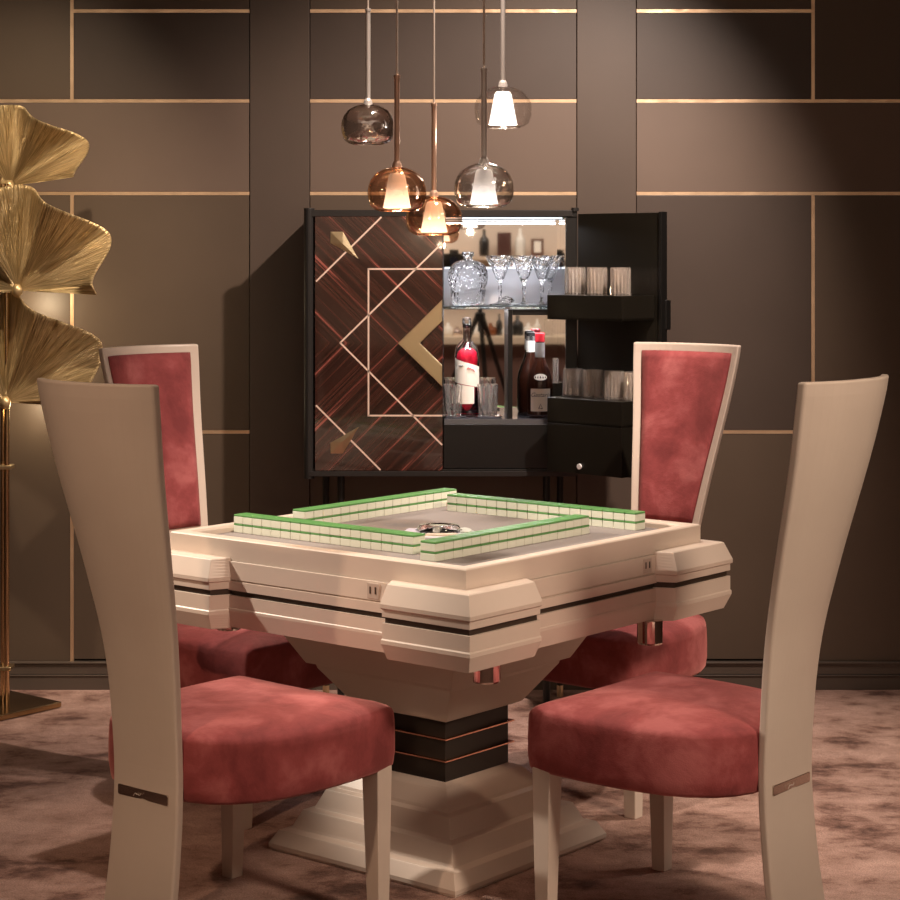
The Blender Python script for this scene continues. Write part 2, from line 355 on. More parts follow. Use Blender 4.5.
# centre disc of the table with dice dome
M_ring = mat('pink_ring', (.62, .40, .42), .4); M_pale = mat('pale_disc', (.62, .60, .64), .3); M_die = mat('die_white', (.85, .84, .8), .3); M_pip = mat('pip_red', (.5, .03, .03), .4)
dc = MB().lathe([(.088, .0), (.088, .004), (.082, .006), (.05, .006)], 40, (0, 0, .737)).done('dice_disc', M_pale, tab, smooth=False)
cols = [(.55, .30, .26), (.55, .52, .62), (.72, .60, .48), (.50, .52, .45)]
for k in range(4):
    a0 = k * PI / 2 + .25; pts = []
    for i in range(9): t_ = a0 + i / 8 * 1.07; pts.append((.078 * math.cos(t_), .078 * math.sin(t_)))
    for i in range(8, -1, -1): t_ = a0 + i / 8 * 1.07; pts.append((.056 * math.cos(t_), .056 * math.sin(t_)))
    MB().loft([[(x, y, .743) for x, y in pts], [(x, y, .747) for x, y in pts]]).done('seat_button', mat('seat_button_colour', cols[k], .4), dc)
MB().lathe([(.052, .0), (.051, .010), (.046, .0155), (.030, .0172), (.002, .0176), (.002, .0166), (.030, .0162), (.0445, .0145), (.049, .009), (.050, .0)], 32, (0, 0, .743)).done('clear_dome', M_glass, dc, smooth=True)
for k, (x, y, az) in enumerate(((-.016, -.006, .4), (.014, .012, 1.1))):
    d = MB().box(-.007, .007, -.007, .007, 0, .014).done('game_die', M_die, bevel=.0015)
    wpos = Matrix.Translation((TC[0], TC[1], 0)) @ Matrix.Rotation(TA, 4, 'Z') @ Vector((x, y, .7435)); d.location = wpos; d.rotation_euler = (0, 0, az)
    tag(d, ('white die under the clear dome, the one nearer the front corner of the table', 'white die under the clear dome, the one nearer the bar cabinet')[k], 'die', 'dice in the table centre')
    for px_, py_ in ((-.003, -.003), (.003, .003)): MB().lathe([(.0012, .0138), (.0012, .0144)], 10, (px_, py_, 0)).done('pip', M_pip, d)

# mahjong tiles: pinwheel of four double-height walls
TW, TL, TH = .0315, .042, .0216
def make_tile():
    b = MB().box(-TW / 2 + .0002, TW / 2 - .0002, -TL / 2, TL / 2, 0, .0165).done('mahjong_tile', M_ivory, bevel=.0014)
    MB().box(-TW / 2 + .0002, TW / 2 - .0002, -TL / 2, TL / 2, .0167, TH - .0003).done('green_back', M_green, b, bevel=.0014)
    return b
proto = make_tile(); first = True
ords = ['first', 'second', 'third', 'fourth', 'fifth', 'sixth', 'seventh', 'eighth', 'ninth', 'tenth', 'eleventh', 'twelfth', 'thirteenth', 'fourteenth', 'fifteenth', 'sixteenth', 'seventeenth', 'eighteenth', 'nineteenth']
TM = Matrix.Translation((TC[0], TC[1], 0)) @ Matrix.Rotation(TA, 4, 'Z')
walls = [('front left', 'u', -.285 + TL / 2, .402, -1, 18, 'left end', .0315), ('front right', 'v', -.258 + TL / 2 - .012, -.336, 1, 18, 'left end', .0318),
         ('back right', 'u', .345 + TL / 2, .262, -1, 18, 'left end', .0328), ('back left', 'v', .318 + TL / 2, .455, -1, 18, 'right end', .0323)]
for wname, ax, c0, s0, dr, n_, endn, TP in walls:
    for lay in range(2):
        for i in range(n_):
            o = proto if first else clone(proto); first = False
            q = s0 + dr * (i + .5) * TP; j = random.uniform(-.0006, .0006)
            lp = (c0 + j, q) if ax == 'u' else (q, c0 + j)
            o.location = TM @ Vector((lp[0], lp[1], .737 + lay * TH))
            o.rotation_euler = (0, 0, TA + (PI / 2 if ax == 'u' else 0) + random.uniform(-.006, .006))
            tag(o, 'mahjong tile in the %s tile wall, %s layer, %s from its %s' % (wname, ('lower', 'upper')[lay], ords[i], endn), 'mahjong tile', 'face down tiles of the %s tile wall' % wname)

# ------------------------------------------------------------------ chairs (local: +y faces the table, origin below the seat)
T0 = .22
def interp(tb, z):
    for (z0, a0), (z1, a1) in zip(tb, tb[1:]):
        if z <= z1:
            k = (z - z0) / (z1 - z0); k = max(0, k); return a0 + (a1 - a0) * k
    return tb[-1][1]
def smooth_tab(tb, z, e=.05): return sum(interp(tb, min(max(z + d * e, tb[0][0]), tb[-1][0])) for d in (-1, -.5, 0, .5, 1)) / 5
W_T = [(0, .208), (.15, .196), (.32, .190), (.45, .192), (.55, .200), (.63, .212), (.80, .256), (.97, .304), (1.07, .332), (1.153, .350)]
T_T = [(0, .492), (.12, .471), (.25, .457), (.32, .453), (.40, .454), (.5, .463), (.63, .485), (.80, .532), (.97, .584), (1.07, .610), (1.153, .628)]
def bw(z): return smooth_tab(W_T, z)
def bt(z): return smooth_tab(T_T, z)
def sag(z): return .006 + .036 * min(1, max(0, (z - .45) / .65))
def board_y(q, z, side):       # side +1 front face, -1 rear face
    return T0 - bt(z) + sag(z) * abs(q) ** 2.4 + side * .0095
def make_chair():
    r = empty('dining_chair')
    nq, nz = 16, 40; front = []; back = []
    for k in range(nz + 1):
        z = 1.153 * k / nz
        for i in range(nq + 1):
            q = -1 + 2 * i / nq; x = q * bw(z) / 2
            front.append((x, board_y(q, z, 1), z)); back.append((x, board_y(q, z, -1), z))
    b = MB(); n1 = nq + 1; N = len(front); f = []
    for k in range(nz):
        for i in range(nq):
            a_ = k * n1 + i; f.append((a_, a_ + 1, a_ + 1 + n1, a_ + n1)); f.append((N + a_, N + a_ + n1, N + a_ + 1 + n1, N + a_ + 1))
        a_ = k * n1; f.append((a_, a_ + n1, N + a_ + n1, N + a_)); a_ = k * n1 + nq; f.append((a_, N + a_, N + a_ + n1, a_ + n1))
    for i in range(nq):
        f.append((i, N + i, N + i + 1, i + 1)); a_ = nz * n1 + i; f.append((a_, a_ + 1, N + a_ + 1, N + a_))
    b.add(front + back, f); b.done('backrest', M_chair, r, smooth=False, bevel=.005)
    # upholstered panel let into the front of the back
    z0, z1 = .668, 1.129; pq, pz = 14, 26; vs_ = []; fs = []
    def pt(i, k, lift):
        z = z0 + (z1 - z0) * k / pz; hw = bw(z) / 2 - .026; x = (-1 + 2 * i / pq) * hw; q = x / (bw(z) / 2)
        return (x, board_y(q, z, 1) + lift, z)
    for k in range(pz + 1):
        for i in range(pq + 1):
            ed = min(i, pq - i) / 2.0; ek = min(k, pz - k) / 2.0
            l = .0015 + .0075 * min(1, ed) ** .6 * min(1, ek) ** .6
            vs_.append(pt(i, k, l))
    for k in range(pz):
        for i in range(pq): a_ = k * (pq + 1) + i; fs.append((a_, a_ + 1, a_ + pq + 2, a_ + pq + 1))
    o = MB().add(vs_, fs).done('back_cushion', M_velvet, r, smooth=True, fix=False)
    sd = o.modifiers.new('thick', 'SOLIDIFY'); sd.thickness = .004; sd.offset = -1
    loop = [pt(i, 0, .003) for i in range(pq + 1)] + [pt(pq, k, .003) for k in range(1, pz + 1)] + [pt(i, pz, .003) for i in range(pq - 1, -1, -1)] + [pt(0, k, .003) for k in range(pz - 1, 0, -1)]
    curve('piping', loop, .0022, M_piping, r, cyclic=True)
    # seat
    half = [(.0, -.041), (.10, -.041), (.19, -.040), (.220, -.039), (.232, -.034), (.237, -.022), (.240, .0), (.245, .05), (.248, .10), (.248, .17), (.242, .24), (.231, .30), (.210, .35), (.180, .392), (.143, .420), (.10, .436), (.05, .441)]
    # resample to make smooth ring
    ring = half + [(0, .441)] + [(-x, t_) for x, t_ in reversed(half[1:])]
    ctr = (0, .20)
    def rg(off, z, zb=0):
        out = []
        for x, t_ in ring:
            dx, dt = x - ctr[0], t_ - ctr[1]; L_ = math.hypot(dx, dt); k = (L_ - off) / L_
            X = ctr[0] + dx * k; T = ctr[1] + dt * k
            out.append((X, T0 - T, z))
        return out
    rings = [rg(.02, .314), rg(.006, .312), rg(0, .320), rg(-.004, .345), rg(-.004, .385), rg(-.003, .415), rg(-.001, .431), rg(.003, .438), rg(.010, .443), rg(.035, .4515), rg(.075, .458), rg(.13, .4635), rg(.18, .465)]
    MB().loft(rings).done('seat', M_velvet, r, smooth=True)
    for s_ in (-1, 1):
        x = s_ * .216
        a_ = [(x - .023, T0 + .023, .32), (x + .023, T0 + .023, .32), (x + .023, T0 - .023, .32), (x - .023, T0 - .023, .32)]
        c_ = [(x - .0165 + s_ * .004, T0 + .0165, 0), (x + .0165 + s_ * .004, T0 + .0165, 0), (x + .0165 + s_ * .004, T0 - .0165, 0), (x - .0165 + s_ * .004, T0 - .0165, 0)]
        MB().loft([c_, a_]).done('leg', M_chair, r, bevel=.002)
    # metal plate on the rear of the back with a small engraved emblem
    hw, hz, zc_ = .074, .0105, .318; pts = []
    for cx_, cz_, a0 in ((hw - .004, hz - .004, 0), (-hw + .004, hz - .004, 90), (-hw + .004, -hz + .004, 180), (hw - .004, -hz + .004, 270)):
        for i in range(5): t_ = R(a0 + i * 22.5); pts.append((cx_ + .004 * math.cos(t_), cz_ + .004 * math.sin(t_)))
    def yb(x): return board_y(x / (bw(zc_) / 2), zc_, -1)
    xs = [-hw + 2 * hw * i / 12 for i in range(13)]
    ringF = [(x, yb(x) - .0035, zc_ + z) for x, z in pts]; ringB = [(x, yb(x) + .002, zc_ + z) for x, z in pts]
    pl = MB().loft([ringB, ringF]).done('metal_plate', M_plate, r, bevel=.001)
    yy = yb(-.015) - .0045
    curve('engraved_emblem', [(-.022, yy, zc_ - .005), (-.016, yy, zc_ + .005), (-.012, yy, zc_ - .004), (-.008, yy, zc_ + .004), (-.004, yy, zc_ - .005), (.0, yy, zc_ + .003)], .0006, M_chair, pl, bez=True)
    return r
chair = make_chair()
def place_chair(o, mx_, my_, az, label):
    # (mx_, my_) = midpoint of the front legs, az = facing direction (radians from +x)
    n_ = (math.cos(az), math.sin(az)); o.location = (mx_ - n_[0] * T0, my_ - n_[1] * T0, 0); o.rotation_euler = (0, 0, az - PI / 2)
    tag(o, label, 'chair', 'high-backed chairs around the mahjong table')
AZ1 = math.atan2(.772, .636)
place_chair(chair, -.330, 4.358, AZ1, 'cream chair with rose velvet seat at front left, its plain tall back towards the viewer')
place_chair(clone(chair), .334, 4.378, AZ1 + PI / 2, 'cream chair with rose velvet seat at front right, its tall back nearest the right wall')
cx3, cy3 = TC[0] + .645 * 1.055, TC[1] + .764 * 1.055
place_chair(clone(chair), cx3 - .645 * .57, cy3 - .764 * .57, AZ1 + PI, 'cream chair with rose velvet back panel facing the viewer, beside the open cabinet door')
cx4, cy4 = TC[0] - .775 * 1.05, TC[1] + .632 * 1.05
place_chair(clone(chair), cx4 + .032 + .775 * .57, cy4 - .632 * .57, AZ1 - PI / 2, 'cream chair with rose velvet back panel behind the front left chair, beside the gold lamp')

# ------------------------------------------------------------------ bar cabinet
CY = 6.15; SC = F_PX / CY
def kx(px, Y=CY): return (px - CX) * Y / F_PX
def kz(py, Y=CY): return HC - (py - YH) * Y / F_PX
cab = empty('bar_cabinet', (kx(440), 6.28, 0)); tag(cab, 'dark bar cabinet with glossy chevron veneer door and one open door, against the wall', 'cabinet')
OX, OY = cab.location.x, cab.location.y
class CB(MB):
    def done(s, name, m, parent=None, **kw):
        s.v = [(x - OX, y - OY, z) for x, y, z in s.v]; return super().done(name, m, parent if parent is not None else cab, **kw)
X0, X1, Z0, Z1 = kx(305), kx(577), kz(475), kz(210)
XM = kx(443); XD = kx(315); XI = kx(566); YB = 6.415
ZLOW = .893
c_ = CB()
c_.box(X0 + .012, X1, CY, YB, Z1 - .022, Z1); c_.box(X0 + .012, X1, CY, YB, Z0, Z0 + .018)
c_.box(XI, X1, CY + .003, YB, Z0 + .018, Z1 - .022); c_.box(X0 + .02, XD - .002, CY + .02, YB, Z0 + .018, Z1 - .022)
c_.box(X0 + .02, X1 - .01, YB - .012, YB, Z0, Z1 - .01)
c_.box(XM - .005, XM + .0, CY + .03, YB - .012, Z0 + .018, Z1 - .022)
c_.done('carcass', M_black, bevel=.0015)
CB().box(X0 + .012, X1 + .001, CY - .006, CY + .004, Z0 - .004, Z0 + .012).done('front_rail', M_grey, bevel=.0015)
CB().box(X0 + .012, XI + .02, CY - .003, CY + .003, Z1 - .020, Z1 - .001).done('front_rail', M_grey, bevel=.0015)
o = CB(); o.tube((X0 + .012, CY + .012, Z0 - .012), (X0 + .012, CY + .012, Z1 + .006), .0165, 20); o.done('rounded_post', M_grey, smooth=False, bevel=.001)
o = CB(); o.tube((X1 - .006, CY + .004, Z1 - .003), (X1 - .006, CY + .004, Z1 + .007), .012, 16); o.done('hinge_cap', M_grey)
for px, Y in ((341, 6.20), (546.5, 6.20)):
    o = CB(); o.tube((kx(px, Y), Y, 0), (kx(px, Y), Y, Z0 + .003), .0115, 16); o.done('leg', M_black)
for px, Y in ((326, 6.33), (560, 6.33)):
    o = CB(); o.tube((kx(px, Y), Y, .035), (kx(px, Y), Y, Z0 + .003), .0105, 16); lg = o.done('leg', M_black)
    o = CB(); o.tube((kx(px, Y), Y, 0), (kx(px, Y), Y, .036), .0105, 16); o.done('brass_foot', M_brushed, lg)
# closed veneer door; object origin at its middle so that the chevron meets there
DZ0, DZ1 = kz(470.5), kz(216.5); DZM = kz(343); DXM = (XD + XM) / 2
d = MB().box(XD - DXM, XM - .001 - DXM, 0, .02, DZ0 - DZM, DZ1 - DZM).done('veneer_door', M_wood, cab, bevel=.0008, loc=(DXM - OX, CY - .004 - OY, DZM)); d['label'] = 'glossy dark chevron veneer door with brass inlay'
def dp(px, py): return ((px - CX) * (CY - .004) / F_PX - DXM, HC - (py - YH) * (CY - .004) / F_PX - DZM)
def inlay(name, a_, b_, wd=.0052):
    a_ = Vector(dp(*a_)); b_ = Vector(dp(*b_)); t_ = (b_ - a_).normalized(); n_ = Vector((-t_.y, t_.x)) * wd / 2
    pts = [a_ - n_, b_ - n_, b_ + n_, a_ + n_]; MB().loft([[(p.x, -.0009, p.y) for p in pts], [(p.x, .001, p.y) for p in pts]]).done(name, M_inlay, d)
XE = 442.2
for a_, b_ in (((381.5, 217), (316, 281.5)), ((XE, 243), (340, 343)), ((340, 342.6), (XE, 445)), ((316, 405.3), (380.5, 470)), ((XE, 269), (368.5, 269)), ((368.5, 268.2), (368.5, 416.4)), ((368.5, 415.6), (XE, 415.6))): inlay('brass_inlay_line', a_, b_)
def solid(name, pts, m, y0, y1, bv=.001):
    q = [dp(*p) for p in pts]; return MB().loft([[(x, y0, z) for x, z in q], [(x, y1, z) for x, z in q]]).done(name, m, d, bevel=bv)
solid('chevron_handle', [(398, 343), (XE, 299.5), (XE, 321), (420, 343), (XE, 365), (XE, 386.5)], M_brushed, -.014, 0, .002)
# the brass kites are two-facet prisms
def kite(pts, apex, name='brass_kite'):
    q = [dp(*p) for p in pts]; ax_, az_ = dp(*apex)
    v_ = [(x, -.001, z) for x, z in q] + [(ax_, -.006, az_)] + [(x, .001, z) for x, z in q]; n_ = len(q)
    f = [(i, (i + 1) % n_, n_) for i in range(n_)] + [tuple(range(2 * n_, n_, -1))] + [(i, n_ + 1 + i, n_ + 1 + (i + 1) % n_, (i + 1) % n_) for i in range(n_)]
    MB().add(v_, f).done(name, M_brushed, d)
kite([(330.5, 231.7), (343, 231.7), (358.5, 259), (330.5, 243)], (343, 244)); kite([(330.5, 453.6), (343, 453.6), (358.5, 427), (330.5, 442.7)], (343, 441))
# inside: mirrors, frosted back, shelf, divider, drawer front, led strip, added glow strip
CB().box(XM + .001, XI - .002, YB - .0155, YB - .0125, 1.362, Z1 - .023).done('mirror_back', M_mirror)
CB().box(XM + .001, XI - .002, YB - .0155, YB - .0125, ZLOW, 1.235).done('mirror_back', M_mirror)
CB().box(XM + .001, XI - .002, YB - .0160, YB - .0125, 1.236, 1.361).done('frosted_back_panel', M_frost)  # added panel standing in for the pale band between the mirrors
CB().box(XI - .003, XI - .0005, CY + .02, YB - .017, ZLOW + .002, Z1 - .024).done('side_mirror', M_mirror)
CB().box(XM + .001, XI - .004, CY + .012, YB - .017, 1.232, 1.244).done('glass_shelf', M_shelfglass)
CB().box(XM + .004, XI - .004, CY + .012, YB - .0165, ZLOW - .016, ZLOW).done('lower_shelf', mat('dark_polished_shelf', (.16, .155, .175), .14, .5))
CB().box(XM + .002, XI - .002, CY + .004, CY + .018, Z0 + .020, ZLOW - .016).done('drawer_front', M_black, bevel=.001)
DVX = kx(510, 6.2)
CB().box(DVX - .007, DVX + .007, CY + .02, YB - .0165, ZLOW + .0005, 1.231).done('shelf_divider', M_black, bevel=.0008)
CB().box(DVX + .0075, XI - .004, CY + .02, CY + .034, 1.214, 1.231).done('shelf_divider_rail', M_black, bevel=.0008)
CB().box(XM + .008, XI - .010, CY + .022, CY + .034, Z1 - .0275, Z1 - .0225).done('led_strip', M_led)
CB().box(XM + .004, XI - .006, YB - .022, YB - .0165, 1.3555, 1.3615).done('led_strip', glow('panel_glow_strip', (.86, .9, 1), .5))  # added glowing strip that brightens the top of the frosted panel
area('cabinet_led_light', ((XM + XI) / 2, CY + .04, Z1 - .034), ((XM + XI) / 2, CY + .13, 1.0), .75, .36, .02, (.93, .94, 1))
area('cabinet_lower_light', ((XM + XI) / 2, CY + .05, 1.228), ((XM + XI) / 2, CY + .12, .9), 1.0, .34, .02, (.95, .93, 1))  # added fill for the lower compartment, no fixture there
# open door: hinge at the cabinet's right edge, swung towards the viewer
hx, hy = X1 + .002, CY - .004; ex, ey = kx(662, 5.915), 5.915
du = Vector((ex - hx, ey - hy, 0)); DL = du.length; du.normalize(); dn = Vector((du.y, -du.x, 0))
if dn.x > 0: dn = -dn
class DB(MB):      # x along the door, y out of its inside face, z up
    def done(s, name, m, parent=None, **kw):
        out = []
        for x, y, z in s.v:
            p = Vector((hx, hy, 0)) + du * x + dn * y; out.append((p.x - OX, p.y - OY, z))
        s.v = out; return super().done(name, m, parent if parent is not None else cab, **kw)
od = DB().box(0, DL, -.020, 0, Z0 + .008, Z1 - .012).done('open_door', M_blackdoor, bevel=.002)
DB().box(DL - .008, DL + .002, -.022, .006, Z0 + .006, Z1 - .010).done('door_edge_trim', M_black, od, bevel=.001)
DB().box(DL - .004, DL + .006, -.036, -.012, kz(330, 5.92), kz(300, 5.92)).done('door_handle', M_black, od, bevel=.003)
TY = 5.97
tz1, tz0 = 1.280, 1.206; t2z1, t2z0 = .970, .894
def tray(z0, z1):
    b = DB(); b.box(.008, DL - .030, 0, .150, z0, z0 + .008); b.box(.008, DL - .030, .142, .150, z0, z1); b.box(.008, .016, 0, .142, z0, z1); b.box(DL - .038, DL - .030, 0, .142, z0, z1)
    b.box(.016, DL - .038, 0, .142, z1 - .010, z1 - .003)
    return b.done('door_tray', M_blackdoor, od, bevel=.001)
tray(tz0, tz1); tray(t2z0, t2z1)
o = DB(); o.box(.008, DL - .03, 0, .15, .748, .8935); o.done('door_bottom_box', M_blackdoor, od, bevel=.001)
# round white lock button
lo = MB(); lo.tube((0, 0, 0), (0, -.006, 0), .0085, 20)
pp = Vector((hx, hy, 0)) + du * .06 + dn * .152
lk_ = lo.done('lock_button', mat('white_lock', (.8, .8, .8), .3), od, bevel=.001); _a = 0.0
def _ray(px, yin):
    k = (px - CX) / F_PX; q_ = Vector((hx, hy, 0)) + dn * yin
    return (q_.x - k * q_.y) / (k * du.y - du.x)
pp = Vector((hx, hy, 0)) + du * _ray(580, .152) + dn * .152
lk_.location = (pp.x - OX, pp.y - OY, kz(466.5, pp.y)); lk_.rotation_euler = (0, 0, math.atan2(du.y, du.x))

# ------------------------------------------------------------------ glassware and bottles
def fluted(r0, r1, h_, t_=.003, nf=16, amp=.0012, seg=64, base=.008):
    outer = []; rings = []
    def ring(r, z, a_): return [((r + a_ * math.cos(nf * 2 * PI * i / seg)) * math.cos(2 * PI * i / seg), (r + a_ * math.cos(nf * 2 * PI * i / seg)) * math.sin(2 * PI * i / seg), z) for i in range(seg)]
    rings = [ring(r0 * .9, 0, 0), ring(r0, .001, amp), ring(r0 + (r1 - r0) * .5, h_ * .5, amp), ring(r1, h_ * .92, amp * .6), ring(r1, h_, 0), ring(r1 - t_, h_, 0), ring(r0 + (r1 - r0) * .5 - t_, h_ * .5, 0), ring(r0 - t_, base, 0), ring(.002, base, 0)]
    return MB().loft(rings)
M_ribglass = glass('ribbed_tumbler_glass', (1, .92, .84), .0, 1.45); P(M_ribglass).inputs['Transmission Weight'].default_value = .88
tum = fluted(.0290, .0295, .086, .0035, 16, .0020).done('tumbler', M_ribglass, smooth=False)
def door_pt(x, y): p = Vector((hx, hy, 0)) + du * x + dn * y; return p
spots_ = []
names_u = ['leftmost', 'second from left', 'rightmost']
first = True
def ray_on_tray(px, yin):    # distance along the door where a point yin off the door projects to column px
    k = (px - CX) / F_PX; a_ = Vector((hx, hy, 0)) + dn * yin
    return (a_.x - k * a_.y) / (k * du.y - du.x)
for i, (px, yin) in enumerate(((575.5, .075), (597, .075), (620.5, .075))):
    o = tum if first else clone(tum); first = False
    p = door_pt(ray_on_tray(px, yin), yin); o.location = (p.x, p.y, tz1 - .0028)
    tag(o, 'ribbed glass tumbler on the upper door tray, %s of the three' % ('leftmost', 'middle one', 'rightmost')[i], 'glass', 'tumblers on the upper door tray')
for i, (px, yin, l) in enumerate(((573, .055, 'leftmost'), (593, .055, 'second from left'), (614, .055, 'third from left'), (634, .055, 'rightmost, beside the chair back'))):
    o = clone(tum); p = door_pt(ray_on_tray(px, yin), yin); o.location = (p.x, p.y, t2z1 - .0028); o.rotation_euler = (0, 0, i)
    tag(o, 'ribbed glass tumbler on the lower door tray, %s' % l, 'glass', 'tumblers on the lower door tray')
ZG = 1.2443
mg = MB().lathe([(.033, 0), (.033, .002), (.012, .006), (.0055, .012), (.0045, .03), (.0065, .05), (.0045, .062), (.007, .070), (.012, .078), (.0425, .154), (.040, .154), (.011, .082), (.002, .080)], 12).done('martini_glass', M_crystal)
for i, (px, Y, l) in enumerate(((500, 6.262, 'left'), (524, 6.198, 'middle'), (542, 6.262, 'right'), (550, 6.350, 'rear'))):
    o = mg if i == 0 else clone(mg); o.location = (kx(px, Y), Y, ZG); o.rotation_euler = (0, 0, i * .4)
    tag(o, {'left': 'cut crystal martini glass beside the skull decanter', 'middle': 'middle cut crystal martini glass of the front three', 'right': 'cut crystal martini glass of the front row nearest the open door', 'rear': 'cut crystal martini glass standing behind the front three'}[l], 'glass', 'martini glasses on the glass shelf')
# skull shaped decanter
sk = []; seg = 28
prof_s = [(.044, 0, 0), (.051, .004, .0), (.054, .02, .002), (.055, .04, .004), (.056, .055, .0), (.061, .068, -.002), (.064, .088, 0), (.062, .105, 0), (.054, .122, .0), (.038, .134, 0), (.020, .139, 0), (.014, .142, 0), (.014, .152, 0), (.019, .153, 0), (.019, .165, 0), (.004, .166, 0)]
rings = []
for r_, z, dy in prof_s:
    rg_ = []
    for i in range(seg):
        a_ = 2 * PI * i / seg; rr = r_
        # eye sockets and cheeks on the front (-y) side
        fx, fy = math.cos(a_), math.sin(a_)
        if fy < 0 and .062 < z < .10: rr -= .016 * max(0, 1 - abs(abs(fx) - .45) / .22)
        if fy < 0 and .045 < z < .07: rr -= .006 * max(0, 1 - abs(fx) / .16)
        rg_.append((rr * fx * 1.0, rr * fy * .85 + dy, z))
    rings.append(rg_)
skull = MB().loft(rings).done('skull_decanter', M_crystal, smooth=True); skull.location = (kx(468, 6.27), 6.27, ZG)
tag(skull, 'clear glass skull-shaped decanter on the upper glass shelf', 'decanter')
b = MB(); b.lathe([(.008, 0), (.022, .006), (.024, .012), (.018, .020), (.006, .025), (.001, .026)], 10); o = b.done('crystal_stopper', M_crystal); o.location = (kx(507, 6.32), 6.32, ZG)
tag(o, 'faceted crystal stopper lying between the martini glass feet', 'stopper')
# lower left compartment
M_redliq = glass('red_liquid_glass', (.85, .02, .06), .0, 1.36); P(M_redliq).inputs['Transmission Weight'].default_value = .35; M_redcap = mat('red_cap', (.5, .02, .03), .3); M_paper = mat('cream_paper', (.85, .78, .68), .7); M_ink = mat('label_ink', (.05, .04, .04), .7)
rb = empty('liqueur_bottle', (kx(467, 6.27), 6.27, ZLOW)); tag(rb, 'tall clear bottle of red liqueur with tilted paper label in the cabinet', 'bottle')
MB().lathe([(.030, .001), (.034, .004), (.036, .012), (.036, .200), (.033, .222), (.022, .238), (.0125, .248), (.0105, .256), (.0100, .300), (.0135, .302), (.0135, .314), (.0095, .314), (.0080, .256), (.010, .248), (.0195, .235), (.030, .219), (.0325, .198), (.0325, .012), (.004, .010)], 28).done('glass_body', M_glass, rb, smooth=True)
MB().lathe([(.0315, .0115), (.0315, .200), (.029, .217), (.017, .229), (.004, .230)], 28).done('red_liqueur', M_redliq, rb, smooth=True)
MB().lathe([(.0075, .298), (.0075, .314), (.013, .3145), (.014, .322), (.006, .325)], 16).done('glass_stopper', M_glass, rb, smooth=True)
def wraplabel(name, r_, a0, a1, zf0, zf1, m, parent, n_=14, t_=.0006):
    v_ = []; f = []
    for i in range(n_ + 1):
        k = i / n_; a_ = R(a0 + (a1 - a0) * k)
        for rr in (r_, r_ + t_):
            for z in (zf0(k), zf1(k)): v_.append((rr * math.cos(a_), rr * math.sin(a_), z))
    for i in range(n_):
        q = i * 4; w_ = q + 4; f += [(q, w_, w_ + 1, q + 1), (q + 2, q + 3, w_ + 3, w_ + 2), (q + 1, w_ + 1, w_ + 3, q + 3), (q, q + 2, w_ + 2, w_)]
    f += [(0, 1, 3, 2), (n_ * 4, n_ * 4 + 2, n_ * 4 + 3, n_ * 4 + 1)]
    return MB().add(v_, f).done(name, m, parent, smooth=False)
lb = wraplabel('tilted_label', .0364, 195, 345, lambda k: .118 - .02 * k, lambda k: .198 - .03 * k, M_paper, rb)
lb2 = wraplabel('lower_label', .0362, 215, 305, lambda k: .045, lambda k: .112 - .01 * k, M_paper, rb)
rb.scale = (1.06, 1.06, .93)
M_redink = mat('red_ink', (.6, .04, .06), .6)
curve('red_script', [(.000, -.0378, .160), (.004, -.0378, .172), (.006, -.0376, .158), (.010, -.037, .168), (.013, -.0362, .156), (.018, -.034, .164), (.022, -.031, .152)], .0011, M_redink, lb, bez=True)
curve('grey_script', [(-.024, -.0292, .172), (-.020, -.0322, .176), (-.016, -.0345, .170), (-.012, -.036, .174)], .0014, mat('grey_ink', (.2, .22, .22), .6), lb, bez=True)
M_cut = glass('cut_whisky_glass', (1, .98, .97), .0, 1.5); P(M_cut).inputs['Transmission Weight'].default_value = .95
tumb = fluted(.026, .032, .098, .004, 9, .0028, base=.014).done('whisky_glass', M_cut, smooth=False)
for i, (px, Y, l) in enumerate(((452, 6.235, 'cut whisky glass on a silver coaster left of the red liqueur bottle'), (487.5, 6.235, 'cut whisky glass on a silver coaster right of the red liqueur bottle'))):
    o = tumb if i == 0 else clone(tumb); o.location = (kx(px, Y), Y, ZLOW + .0052); tag(o, l, 'glass', 'whisky glasses in the cabinet')
cst = MB().lathe([(.038, 0), (.042, .002), (.043, .005), (.040, .005), (.038, .0035), (.004, .003)], 32).done('coaster', M_mirror)
cst.location = (kx(452, 6.235) + .004, 6.235, ZLOW + .0005); tag(cst, 'round silver coaster under the left whisky glass', 'coaster', 'silver coasters in the cabinet')
o = clone(cst); o.location = (kx(489, 6.235), 6.235, ZLOW + .0005); tag(o, 'round silver coaster under the right whisky glass', 'coaster', 'silver coasters in the cabinet')
# brown bottles
M_brown = mat('dark_brown_glass', (.035, .010, .005), .06); P(M_brown).inputs['Coat Weight'].default_value = .5
M_foil = mat('grey_foil', (.48, .45, .42), .35, .6)
def brown(capmat, X, Y, label, h=1.):
    r = empty('liquor_bottle', (X, Y, ZLOW)); tag(r, label, 'bottle')
    MB().lathe([(.034, 0), (.038, .003), (.0395, .012), (.0395, .105 * h), (.037, .125 * h), (.029, .150 * h), (.020, .172 * h), (.014, .192 * h), (.0128, .240 * h), (.004, .241 * h)], 28).done('glass_body', M_brown, r, smooth=True)
    MB().lathe([(.0145, .236 * h), (.0155, .238 * h), (.0155, .262 * h), (.013, .264 * h), (.002, .264 * h)], 20).done('cap', capmat, r)
    return r
b1 = brown(M_redcap, kx(540, 6.225), 6.225, 'dark brown bottle with red cap and cream label in the cabinet')
wraplabel('neck_foil', .0148, 0, 359.9, lambda k: .188, lambda k: .234, M_foil, b1, 24)
lb = wraplabel('front_label', .0398, 222, 318, lambda k: .022, lambda k: .092, M_paper, b1)
